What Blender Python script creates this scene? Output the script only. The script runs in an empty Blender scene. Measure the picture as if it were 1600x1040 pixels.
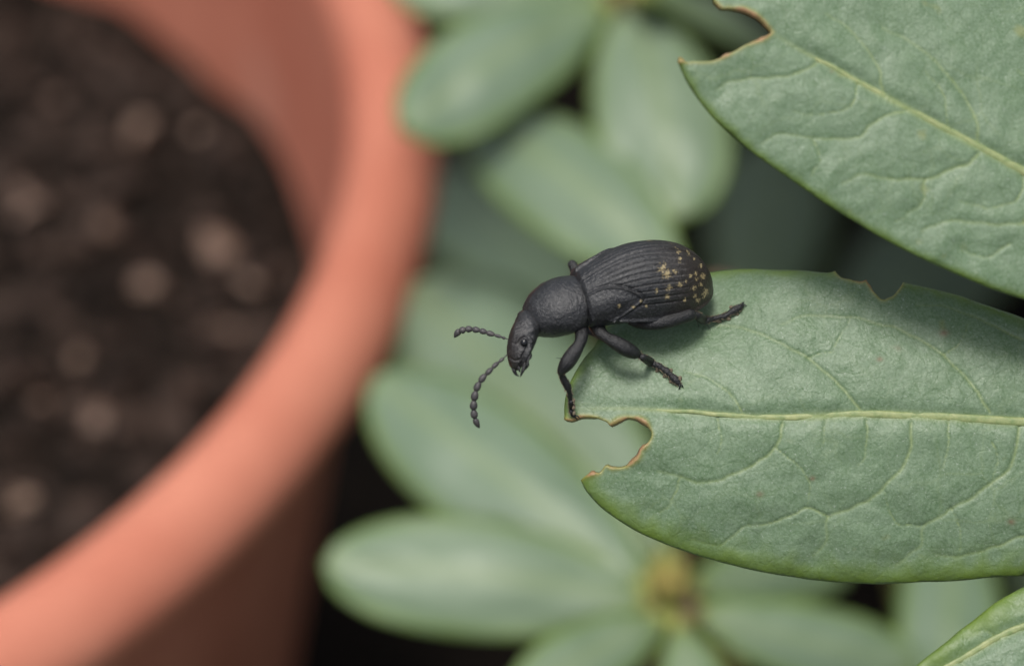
import bpy, bmesh, math, random
import numpy as np
from mathutils import Vector, Matrix, noise, geometry

# ------------------------------------------------------------------ units: 1 unit = 1 cm
S = bpy.context.scene
S.unit_settings.system = 'METRIC'
S.unit_settings.scale_length = 0.01
C = S.collection
rnd = random.Random(7)
R = math.radians

# ------------------------------------------------------------------ camera
PITCH = R(42)
FOC = 10 * 4.4 / 3.6            # focus distance (100 mm macro lens, 44 mm field)
K = 4.4 / 1600                  # cm per photograph pixel in the focus plane
CAM = Vector((0, 0, 24.6))
U = Vector((1, 0, 0)); V = Vector((0, math.sin(PITCH), math.cos(PITCH))); W = Vector((0, -math.cos(PITCH), math.sin(PITCH)))
C0 = CAM - W * FOC
cam_d = bpy.data.cameras.new('camera'); cam = bpy.data.objects.new('camera', cam_d); C.objects.link(cam)
cam.location = CAM; cam.rotation_euler = (math.pi / 2 - PITCH, 0, 0)
cam_d.sensor_width = 36; cam_d.lens = 100; cam_d.clip_start = 0.1; cam_d.clip_end = 2000
cam_d.dof.use_dof = True; cam_d.dof.focus_distance = FOC + 0.02
cam_d.dof.aperture_fstop = 0.1 / 0.375     # 3.75 mm wide pupil
S.camera = cam

# ------------------------------------------------------------------ sky and sun (bright overcast)
SUN_EL, SUN_ROT = R(78), R(-150)
wd = bpy.data.worlds.new('World'); S.world = wd; wd.use_nodes = True
nt = wd.node_tree; bg = nt.nodes['Background']
sky = nt.nodes.new('ShaderNodeTexSky'); sky.sky_type = 'NISHITA'; sky.sun_disc = False
sky.sun_elevation = SUN_EL; sky.sun_rotation = SUN_ROT; sky.dust_density = 4.0; sky.air_density = 1.0; sky.ozone_density = 0.6
hsv = nt.nodes.new('ShaderNodeHueSaturation'); hsv.inputs['Saturation'].default_value = 0.55
nt.links.new(sky.outputs[0], hsv.inputs['Color']); nt.links.new(hsv.outputs[0], bg.inputs[0])
bg.inputs[1].default_value = 0.09
sl = bpy.data.lights.new('sun', 'SUN'); sl.energy = 1.5; sl.angle = R(16); sl.color = (1, 0.97, 0.92)
so = bpy.data.objects.new('sun', sl); C.objects.link(so)
sd = Vector((math.sin(SUN_ROT) * math.cos(SUN_EL), math.cos(SUN_ROT) * math.cos(SUN_EL), math.sin(SUN_EL)))
so.rotation_euler = sd.to_track_quat('Z', 'Y').to_euler(); so.location = CAM + sd * 60
S.view_settings.view_transform = 'Standard'; S.view_settings.look = 'None'
S.view_settings.exposure = 0.66; S.view_settings.gamma = 1
S.view_settings.use_curve_mapping = False
S.render.engine = 'CYCLES'
S.cycles.use_denoising = True
S.cycles.max_bounces = 8; S.cycles.sample_clamp_indirect = 4

# ------------------------------------------------------------------ helpers
MAT3 = np.array([U, V, W]).T
def P(px, py, w=0.0):
    """photograph pixel seen at w cm in front (+) of the focus plane -> world point"""
    s = (FOC - w) / FOC
    return C0 + U * ((px - 800) * K * s) + V * ((520 - py) * K * s) + W * w
def PN(px, py, w):
    s = (FOC - w) / FOC
    a = np.stack([(px - 800) * K * s, (520 - py) * K * s, w], -1)
    return a @ MAT3.T + np.array(C0)
def to_px(co):
    d = (co - np.array(C0)) @ MAT3
    s = (FOC - d[:, 2]) / FOC
    return d[:, 0] / s / K + 800, 520 - d[:, 1] / s / K
def PD(px, py, D):               # by relative distance D (1 = focus plane)
    return P(px, py, FOC * (1 - D))

def empty(name, loc, label, cat, group=None):
    o = bpy.data.objects.new(name, None); C.objects.link(o); o.location = loc
    o.empty_display_size = 0.3
    o['label'] = label; o['category'] = cat
    if group: o['group'] = group
    return o
def root_loc(o):
    p = Vector((0, 0, 0))
    while o is not None: p += o.location; o = o.parent
    return p
def mesh_obj(name, verts, faces, mat, parent=None, smooth=True, loc=None, attrs=None):
    """verts are world coordinates; a child keeps its place under its parent"""
    v = np.asarray([tuple(p) for p in verts] if not isinstance(verts, np.ndarray) else verts, float)
    base = root_loc(parent) if parent is not None else Vector((0, 0, 0))
    org = np.array(loc if loc is not None else (base if parent is not None else (0, 0, 0)), float)
    me = bpy.data.meshes.new(name); me.from_pydata((v - org).tolist(), [], [list(map(int, f)) for f in faces]); me.update()
    if smooth: me.polygons.foreach_set('use_smooth', [True] * len(me.polygons))
    for an, av in (attrs or {}).items():
        a = me.attributes.new(an, 'FLOAT', 'POINT'); a.data.foreach_set('value', np.asarray(av, dtype=np.float32))
    if mat: me.materials.append(mat)
    o = bpy.data.objects.new(name, me); C.objects.link(o)
    if parent is not None: o.parent = parent; o.location = Vector(org) - base
    else: o.location = org
    return o

def catmull(pts, n):
    """n points spaced evenly in parameter along a Catmull-Rom curve through rows of pts"""
    p = np.asarray(pts, float); p = np.vstack([2 * p[0] - p[1], p, 2 * p[-1] - p[-2]])
    m = len(p) - 3; t = np.linspace(0, m - 1e-6, n); i = t.astype(int); f = (t - i)[:, None]
    a, b, c, d = p[i], p[i + 1], p[i + 2], p[i + 3]
    return 0.5 * (2 * b + (c - a) * f + (2 * a - 5 * b + 4 * c - d) * f ** 2 + (3 * b - a - 3 * c + d) * f ** 3)
def lerp_path(pts, n):
    p = np.asarray(pts, float); m = len(p) - 1
    t = np.linspace(0, m, n); i = np.minimum(t.astype(int), m - 1); f = (t - i)[:, None]
    return p[i] * (1 - f) + p[i + 1] * f
def tube(path, rad, seg=12, cap=True, ref=None, flat=1.0):
    """verts, faces of a tube; path Nx3 world, rad N; ends rounded off"""
    path = np.asarray(path, float); rad = np.asarray(rad, float); n = len(path)
    tan = np.gradient(path, axis=0); tan /= np.linalg.norm(tan, axis=1)[:, None] + 1e-12
    ref = np.array(ref if ref is not None else W, float)
    vs, fs = [], []
    for i in range(n):
        y = np.cross(tan[i], ref); y /= np.linalg.norm(y) + 1e-9; z = np.cross(y, tan[i])
        for j in range(seg):
            a = 2 * math.pi * j / seg
            vs.append(path[i] + rad[i] * (math.cos(a) * y + math.sin(a) * z * flat))
    for i in range(n - 1):
        for j in range(seg):
            k = (j + 1) % seg
            fs.append((i * seg + j, i * seg + k, (i + 1) * seg + k, (i + 1) * seg + j))
    if cap:
        vs.append(path[0] - tan[0] * rad[0] * 0.4); vs.append(path[-1] + tan[-1] * rad[-1] * 0.4); a0, a1 = len(vs) - 2, len(vs) - 1
        for j in range(seg):
            k = (j + 1) % seg
            fs.append((a0, k, j)); fs.append((a1, (n - 1) * seg + j, (n - 1) * seg + k))
    return np.array(vs), fs
def join(parts):
    vs, fs, o = [], [], 0
    for v, f in parts:
        vs.append(np.asarray(v)); fs += [tuple(i + o for i in q) for q in f]; o += len(v)
    return np.vstack(vs), fs
def seg_dist(x, y, poly):
    """distance of points to a polyline (px) and the parameter along it 0..1"""
    best = np.full(x.shape, 1e9); par = np.zeros(x.shape); poly = np.asarray(poly, float); n = len(poly) - 1
    for i in range(n):
        a, b = poly[i], poly[i + 1]; d = b - a; L = d @ d + 1e-9
        t = np.clip(((x - a[0]) * d[0] + (y - a[1]) * d[1]) / L, 0, 1)
        r = np.hypot(x - a[0] - t * d[0], y - a[1] - t * d[1])
        m = r < best; best = np.where(m, r, best); par = np.where(m, (i + t) / n, par)
    return best, par
def inside(x, y, poly):
    c = np.zeros(x.shape, bool); n = len(poly)
    for i in range(n):
        x1, y1 = poly[i]; x2, y2 = poly[(i + 1) % n]
        if y1 == y2: continue
        m = ((y1 > y) != (y2 > y)) & (x < (x2 - x1) * (y - y1) / (y2 - y1) + x1); c ^= m
    return c
def nz(p, s=1.0, o=0.0):
    return noise.noise(Vector((p[0] * s + o, p[1] * s - o, p[2] * s + 2 * o)))

# ------------------------------------------------------------------ materials
def mat(name):
    m = bpy.data.materials.new(name); m.use_nodes = True; t = m.node_tree
    return m, t, t.nodes['Principled BSDF'], t.nodes, t.links
def N(t, typ, **kw):
    n = t.nodes.new(typ)
    for k, v in kw.items(): setattr(n, k, v)
    return n
def noise_n(t, scale, detail=4, rough=0.6, co=None):
    n = N(t, 'ShaderNodeTexNoise'); n.inputs['Scale'].default_value = scale; n.inputs['Detail'].default_value = detail; n.inputs['Roughness'].default_value = rough
    if co is not None: t.links.new(co, n.inputs['Vector'])
    return n
def ramp(t, fac, stops):
    r = N(t, 'ShaderNodeValToRGB'); e = r.color_ramp.elements
    while len(e) < len(stops): e.new(0.5)
    for i, (p, c) in enumerate(stops): e[i].position = p; e[i].color = (c, c, c, 1) if isinstance(c, (int, float)) else (*c, 1)
    t.links.new(fac, r.inputs[0]); return r
def mixc(t, fac, a, b, mode='MIX'):
    m = N(t, 'ShaderNodeMix', data_type='RGBA', blend_type=mode)
    for s, v in ((m.inputs[0], fac), (m.inputs[6], a), (m.inputs[7], b)):
        if isinstance(v, (int, float)): s.default_value = v
        elif isinstance(v, tuple): s.default_value = (*v, 1)
        else: t.links.new(v, s)
    return m.outputs[2]
def attr(t, name):
    return N(t, 'ShaderNodeAttribute', attribute_name=name).outputs['Fac']
def math_n(t, op, a, b=None):
    m = N(t, 'ShaderNodeMath', operation=op)
    for s, v in zip(m.inputs, (a, b)):
        if v is None: continue
        if isinstance(v, (int, float)): s.default_value = v
        else: t.links.new(v, s)
    return m.outputs[0]
def bump(t, bsdf, h, strength, dist, prev=None):
    b = N(t, 'ShaderNodeBump'); b.inputs['Strength'].default_value = strength; b.inputs['Distance'].default_value = dist
    t.links.new(h, b.inputs['Height'])
    if prev is not None: t.links.new(prev, b.inputs['Normal'])
    t.links.new(b.outputs[0], bsdf.inputs['Normal']); return b.outputs[0]

def leaf_material(name, fine):
    m, t, b, n, l = mat(name)
    tc = N(t, 'ShaderNodeTexCoord').outputs['Object']
    big = noise_n(t, 1.6, 3, 0.5, tc); mid = noise_n(t, 9, 5, 0.65, tc)
    col = mixc(t, ramp(t, big.outputs[0], [(0.35, 0), (0.65, 1)]).outputs[0], (0.105, 0.185, 0.086), (0.140, 0.222, 0.115))
    col = mixc(t, ramp(t, mid.outputs[0], [(0.38, 0), (0.66, 0.55)]).outputs[0], col, (0.175, 0.245, 0.160))
    if not fine:
        col = mixc(t, math_n(t, 'MULTIPLY', N(t, 'ShaderNodeObjectInfo').outputs['Random'], 0.5), mixc(t, 0.40, col, (0.19, 0.245, 0.185)), (0.215, 0.285, 0.175))
    if fine:
        sp = noise_n(t, 85, 3, 0.7, tc)
        col = mixc(t, ramp(t, sp.outputs[0], [(0.36, 0.0), (0.72, 0.60)]).outputs[0], mixc(t, 0.26, col, (0.05, 0.10, 0.035)), (0.265, 0.36, 0.235))
        vor = N(t, 'ShaderNodeTexVoronoi', feature='DISTANCE_TO_EDGE'); vor.inputs['Scale'].default_value = 5.2
        wob = noise_n(t, 6, 4, 0.6, tc); wv = mixc(t, 0.10, tc, wob.outputs['Color']); l.new(wv, vor.inputs['Vector'])
        ret = ramp(t, vor.outputs[0], [(0.0, 1), (0.045, 0)])
        patch = ramp(t, noise_n(t, 2.6, 2, 0.5, tc).outputs[0], [(0.45, 0.0), (0.7, 0.30)])
        col = mixc(t, math_n(t, 'MULTIPLY', ret.outputs[0], patch.outputs[0]), col, (0.21, 0.28, 0.12))
        v2 = N(t, 'ShaderNodeTexVoronoi', feature='DISTANCE_TO_EDGE'); v2.inputs['Scale'].default_value = 15; l.new(mixc(t, 0.06, tc, wob.outputs['Color']), v2.inputs['Vector'])
        net = ramp(t, v2.outputs[0], [(0.0, 1), (0.07, 0)]); netm = math_n(t, 'MULTIPLY', net.outputs[0], ramp(t, noise_n(t, 3.4, 3, 0.5, tc).outputs[0], [(0.35, 0.05), (0.65, 0.45)]).outputs[0])
        col = mixc(t, netm, col, (0.085, 0.150, 0.060))
        dust = noise_n(t, 100, 2, 0.5, tc); col = mixc(t, ramp(t, dust.outputs[0], [(0.65, 0), (0.74, 0.4)]).outputs[0], col, (0.5, 0.55, 0.47))
        blot = noise_n(t, 7, 2, 0.4, tc)
        col = mixc(t, ramp(t, blot.outputs[0], [(0.70, 0), (0.78, 0.45)]).outputs[0], col, (0.26, 0.27, 0.08))
        col = mixc(t, math_n(t, 'MULTIPLY', attr(t, 'spot'), 0.8), col, (0.19, 0.12, 0.07))
    col = mixc(t, math_n(t, 'MULTIPLY', attr(t, 'vein'), 0.75 if fine else 0.3), col, (0.27, 0.335, 0.115))
    mg = math_n(t, 'MULTIPLY', attr(t, 'margin'), ramp(t, mid.outputs[0], [(0.25, 0.55), (0.6, 1.0)]).outputs[0])
    col = mixc(t, math_n(t, 'MULTIPLY', mg, 0.92), col, (0.135, 0.215, 0.022))
    col = mixc(t, attr(t, 'rim'), col, (0.36, 0.31, 0.060))
    col = mixc(t, math_n(t, 'MULTIPLY', attr(t, 'scar'), ramp(t, mid.outputs[0], [(0.36, 0.35), (0.6, 1.0)]).outputs[0]), col, (0.38, 0.22, 0.11))
    l.new(col, b.inputs['Base Color'])
    b.inputs['Roughness'].default_value = 0.44; b.inputs['Specular IOR Level'].default_value = 0.55
    b.inputs['Sheen Weight'].default_value = 0.05; b.inputs['Sheen Roughness'].default_value = 0.4
    rr = ramp(t, mid.outputs[0], [(0.3, 0.38), (0.7, 0.55)]); l.new(rr.outputs[0], b.inputs['Roughness'])
    if fine:
        h = noise_n(t, 55, 4, 0.65, tc); pb = bump(t, b, h.outputs[0], 0.5, 0.006); pb = bump(t, b, math_n(t, 'MULTIPLY', net.outputs[0], -1.0), 0.22, 0.0022, pb)
        h2 = noise_n(t, 11, 3, 0.5, tc); bump(t, b, h2.outputs[0], 0.35, 0.02, pb)
    tr = N(t, 'ShaderNodeBsdfTranslucent'); tr.inputs['Color'].default_value = (0.16, 0.30, 0.04, 1)
    ms = N(t, 'ShaderNodeMixShader'); ms.inputs[0].default_value = 0.12
    l.new(b.outputs[0], ms.inputs[1]); l.new(tr.outputs[0], ms.inputs[2]); l.new(ms.outputs[0], n['Material Output'].inputs['Surface'])
    return m
LEAF = leaf_material('leaf_waxy', True)
LEAFB = leaf_material('leaf_background', False)

def simple(name, c1, c2, scale, rough, bs=0.0, bd=0.01, spec=0.5):
    m, t, b, n, l = mat(name); tc = N(t, 'ShaderNodeTexCoord').outputs['Object']
    nn = noise_n(t, scale, 5, 0.6, tc); l.new(mixc(t, ramp(t, nn.outputs[0], [(0.3, 0), (0.7, 1)]).outputs[0], c1, c2), b.inputs['Base Color'])
    b.inputs['Roughness'].default_value = rough; b.inputs['Specular IOR Level'].default_value = spec
    if bs: bump(t, b, noise_n(t, scale * 3, 4, 0.6, tc).outputs[0], bs, bd)
    return m
MIDRIB = simple('leaf_midrib', (0.17, 0.24, 0.09), (0.33, 0.36, 0.16), 22, 0.5, 0.3, 0.01)
PETIOLE = simple('petiole', (0.22, 0.26, 0.05), (0.33, 0.30, 0.10), 3, 0.5)
BUD = simple('bud', (0.20, 0.22, 0.03), (0.32, 0.24, 0.08), 4, 0.5)
BARK = simple('stem_bark', (0.10, 0.06, 0.035), (0.20, 0.13, 0.08), 5, 0.8, 0.6, 0.05)
TERRA = simple('terracotta', (0.47, 0.150, 0.092), (0.58, 0.220, 0.142), 0.9, 0.75, 0.15, 0.03, 0.3)
def stain(m):
    t = m.node_tree; b = t.nodes['Principled BSDF']; tc = N(t, 'ShaderNodeTexCoord').outputs['Object']
    src = b.inputs['Base Color'].links[0].from_socket
    c = mixc(t, ramp(t, noise_n(t, .35, 4, .6, tc).outputs[0], [(.45, 0), (.7, .45)]).outputs[0], src, (0.44, 0.16, 0.10))
    c = mixc(t, ramp(t, noise_n(t, .55, 5, .7, tc).outputs[0], [(.58, 0), (.75, .35)]).outputs[0], c, (0.72, 0.50, 0.40))
    t.links.new(c, b.inputs['Base Color'])
stain(TERRA)
SOILM = simple('potting_soil', (0.005, 0.004, 0.003), (0.018, 0.012, 0.009), 2.2, 0.9, 0.6, 0.1, 0.1)
CRUMB = simple('soil_crumb', (0.004, 0.003, 0.0025), (0.066, 0.042, 0.031), 3.6, 0.75, 0.4, 0.05, 0.2)
CHIP = simple('bark_chip', (0.16, 0.10, 0.07), (0.34, 0.24, 0.18), 3, 0.6, 0.4, 0.05)
_t = CHIP.node_tree; _b = _t.nodes['Principled BSDF']; _s = _b.inputs['Base Color'].links[0].from_socket
_t.links.new(mixc(_t, math_n(_t, 'MULTIPLY', N(_t, 'ShaderNodeObjectInfo').outputs['Random'], .75), _s, (0.10, 0.055, 0.038)), _b.inputs['Base Color'])
GROUND = simple('ground_soil', (0.006, 0.005, 0.004), (0.015, 0.011, 0.008), 0.5, 0.95, 0.6, 0.3, 0.1)

def beetle_material(name, stria):
    m, t, b, n, l = mat(name); tc = N(t, 'ShaderNodeTexCoord').outputs['Object']
    g = noise_n(t, 85, 3, 0.65, tc); md = noise_n(t, 14, 4, 0.6, tc)
    col = mixc(t, ramp(t, md.outputs[0], [(0.3, 0), (0.7, 1)]).outputs[0], (0.011, 0.0117, 0.013), (0.025, 0.0257, 0.0275))
    col = mixc(t, ramp(t, g.outputs[0], [(0.52, 0), (0.72, 0.7)]).outputs[0], col, (0.062, 0.062, 0.062))
    col = mixc(t, math_n(t, 'MULTIPLY', attr(t, 'brown'), 0.75), col, (0.024, 0.016, 0.010))
    fl = noise_n(t, 120, 3, 0.7, tc)
    fm = ramp(t, math_n(t, 'SUBTRACT', math_n(t, 'ADD', attr(t, 'fleck'), math_n(t, 'MULTIPLY', fl.outputs[0], 2.4)), 1.72), [(0.19, 0), (0.38, 1)]).outputs[0]
    col = mixc(t, fm, col, mixc(t, md.outputs[0], (0.20, 0.15, 0.07), (0.46, 0.38, 0.20)))
    l.new(col, b.inputs['Base Color'])
    b.inputs['Specular IOR Level'].default_value = 0.62
    l.new(ramp(t, md.outputs[0], [(0.3, 0.32), (0.7, 0.46)]).outputs[0], b.inputs['Roughness'])
    bump(t, b, g.outputs[0], 0.9, 0.0065)
    return m
SHELL = beetle_material('beetle_shell', True)
LIMB = simple('beetle_limb', (0.005, 0.0055, 0.006), (0.022, 0.022, 0.023), 45, 0.34, 0.8, 0.007)
ANT = simple('beetle_antenna', (0.035, 0.034, 0.036), (0.075, 0.068, 0.066), 40, 0.5, 0.4, 0.003)
EYE = simple('beetle_eye', (0.006, 0.006, 0.007), (0.01, 0.01, 0.011), 20, 0.12)
PAD = simple('beetle_foot_hair', (0.10, 0.08, 0.052), (0.22, 0.175, 0.11), 60, 0.6)

# ------------------------------------------------------------------ ground
ZRIM = 24.6 - 12.95            # height of the pot's rim
g = 300
gv, gf = [], []
xs = sorted(set([-g, -120, -60] + [round(-30 + i * 1.2, 3) for i in range(51)] + [60, 120, g]))
ys = sorted(set([-g, -120, -60] + [round(-18 + i * 1.2, 3) for i in range(60)] + [90, 150, g]))
for yy in ys:
    for xx in xs: gv.append((xx, yy, 0.35 * nz((xx, yy, 0), 0.5) + 0.2 * nz((xx, yy, 3), 1.7)))
for j in range(len(ys) - 1):
    for i in range(len(xs) - 1):
        a = j * len(xs) + i; gf.append((a, a + 1, a + 1 + len(xs), a + len(xs)))
o = mesh_obj('ground', gv, gf, GROUND); o['kind'] = 'structure'

# ------------------------------------------------------------------ flower pot (lathe) with soil
PC = Vector((-7.75, 16.75, 0)); PR = 6.83
ZB = 0.2
prof = [(PR - 0.75, ZRIM - 4.2), (PR - 0.58, ZRIM - 2.0), (PR - 0.37, ZRIM - 0.6)]
for q in range(0, 15):                      # rolled lip
    a = math.pi - q / 14 * 1.35 * math.pi
    prof.append((PR + 0.00 + 0.35 * math.cos(a), ZRIM - 0.33 + 0.33 * math.sin(a) - 0.07 * max(0, math.cos(a))))
prof += [(PR - 0.24, ZRIM - 0.72)]
wall = [(PR - 0.26, ZRIM - 0.62), (PR - 0.36, ZRIM - 2.0), (PR - 1.9, ZB + 0.3), (PR - 2.05, ZB + 0.05), (PR - 2.4, ZB)]
def lathe(prof, seg=160):
    vs, fs = [], []
    for r, z in prof:
        for j in range(seg):
            a = 2 * math.pi * j / seg; e = 1 + 0.004 * math.sin(2 * a + 1)
            vs.append((PC.x + r * e * math.cos(a), PC.y + r * e * math.sin(a), z + 0.015 * math.sin(3 * a)))
    for i in range(len(prof) - 1):
        for j in range(seg):
            k = (j + 1) % seg; fs.append((i * seg + j, i * seg + k, (i + 1) * seg + k, (i + 1) * seg + j))
    return vs, fs
pot = empty('flower_pot', (PC.x, PC.y, ZB), 'round terracotta flower pot with thick rolled rim, filled with dark soil', 'flower pot')
v, f = lathe(prof); mesh_obj('rim', v, f, TERRA, pot)
v, f = lathe(wall); mesh_obj('wall', v, f, TERRA, pot)
v, f = lathe([(PR - 2.4, ZB + 0.001), (0.02, ZB + 0.001)]); mesh_obj('base', v, f, TERRA, pot)
ZS = ZRIM - 2.35
vs, fs = [], []
nr, na = 34, 110
for i in range(nr):
    r = (PR - 0.56) * (i + 0.3) / (nr - 0.7)
    for j in range(na):
        a = 2 * math.pi * j / na; x, y = PC.x + r * math.cos(a), PC.y + r * math.sin(a)
        vs.append((x, y, ZS + 0.28 * nz((x, y, 1), 0.8) + 0.14 * nz((x, y, 5), 2.4)))
for i in range(nr - 1):
    for j in range(na):
        k = (j + 1) % na; fs.append((i * na + j, i * na + k, (i + 1) * na + k, (i + 1) * na + j))
fs.append(tuple(range(na)))
soil = mesh_obj('potting_soil', vs, fs, SOILM, smooth=False); soil['kind'] = 'stuff'
soil['label'] = 'dark crumbly potting soil filling the terracotta pot'; soil['category'] = 'soil'
def chunk(rng, r):
    bm = bmesh.new(); bmesh.ops.create_icosphere(bm, subdivisions=1, radius=1)
    sx, sy, sz = r * rng.uniform(.7, 1.3), r * rng.uniform(.6, 1.1), r * rng.uniform(.45, .9)
    vs = []
    for vv in bm.verts:
        q = 1 + rng.uniform(-.28, .28); vs.append((vv.co.x * sx * q, vv.co.y * sy * q, vv.co.z * sz * q))
    fs = [[x.index for x in ff.verts] for ff in bm.faces]; bm.free()
    m = Matrix.Rotation(rng.uniform(0, 6.28), 3, 'Z') @ Matrix.Rotation(rng.uniform(-.5, .5), 3, 'X')
    return np.array([m @ Vector(q) for q in vs]), fs
parts = []
for i in range(2600):
    r = (PR - 0.8) * math.sqrt(rnd.random()); a = rnd.uniform(0, 6.283); x, y = PC.x + r * math.cos(a), PC.y + r * math.sin(a)
    if x < -9.5 and y < 9 : continue
    v, f = chunk(rnd, rnd.choice([.05, .07, .1, .13, .2])); parts.append((v + np.array((x, y, ZS + 0.28 * nz((x, y, 1), 0.8) + 0.05)), f))
v, f = join(parts); o = mesh_obj('soil_crumbs', v, f, CRUMB, soil, smooth=False); o['kind'] = 'stuff'
def on_plane(px, py, z):
    d = P(px, py, 0) - CAM; return CAM + d * ((z - CAM.z) / d.z)
for px, py, r in [(220, 212, .20), (40, 312, .16), (165, 352, .17), (340, 375, .17), (228, 425, .17), (345, 512, .17), (155, 640, .17), (25, 750, .17), (310, 215, .09), (250, 735, .11), (90, 150, .10), (120, 530, .09), (410, 560, .09), (280, 590, .08), (60, 620, .1), (390, 440, .08)]:
    p = on_plane(px, py, ZS + 0.12); p.z = ZS + 0.28 * nz((p.x, p.y, 1), .8) + 0.14 * nz((p.x, p.y, 5), 2.4) + r * .35
    v, f = chunk(rnd, r); o = mesh_obj('bark_chip', v + np.array(p), f, CHIP, smooth=False, loc=p)
    o['label'] = 'largest and palest bark chip lying on the dark potting soil' if r > .18 else 'small brown chip of bark lying on the dark potting soil'; o['category'] = 'bark chip'; o['group'] = 'bark chips on the potting soil'

# ------------------------------------------------------------------ leaves traced at real size, each with its own depth and thickness
def dense_outline(segs, step):
    """segs: list of (px, py, flag) ; flag 1 = bitten edge follows. Returns arrays of points and flags"""
    p = np.array([s[:2] for s in segs], float); fl = np.array([s[2] for s in segs]); n = len(p); out, of = [], []
    for i in range(n):
        a, b, c, d = p[i - 1], p[i], p[(i + 1) % n], p[(i + 2) % n]
        m = max(1, int(np.linalg.norm(c - b) / step))
        sharp_b = segs[i][3] if len(segs[i]) > 3 else 0; sharp_c = segs[(i + 1) % n][3] if len(segs[(i + 1) % n]) > 3 else 0
        t1 = (c - b) if sharp_b else (c - a) / 2 * min(1, 2 * np.linalg.norm(c - b) / (np.linalg.norm(b - a) + np.linalg.norm(c - b)))
        t2 = (c - b) if sharp_c else (d - b) / 2 * min(1, 2 * np.linalg.norm(c - b) / (np.linalg.norm(d - c) + np.linalg.norm(c - b)))
        for q in range(m):
            t = q / m
            h = (2 * t ** 3 - 3 * t ** 2 + 1) * b + (t ** 3 - 2 * t ** 2 + t) * t1 + (-2 * t ** 3 + 3 * t ** 2) * c + (t ** 3 - t ** 2) * t2
            if fl[i]: h = h + np.array([nz((h[0], h[1], 0), .11), nz((h[0], h[1], 9), .11)]) * 1.5
            else: h = h + np.array([nz((h[0], h[1], 4), .03), nz((h[0], h[1], 14), .03)]) * 1.2
            out.append(h); of.append(fl[i])
    return np.array(out), np.array(of)

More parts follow.
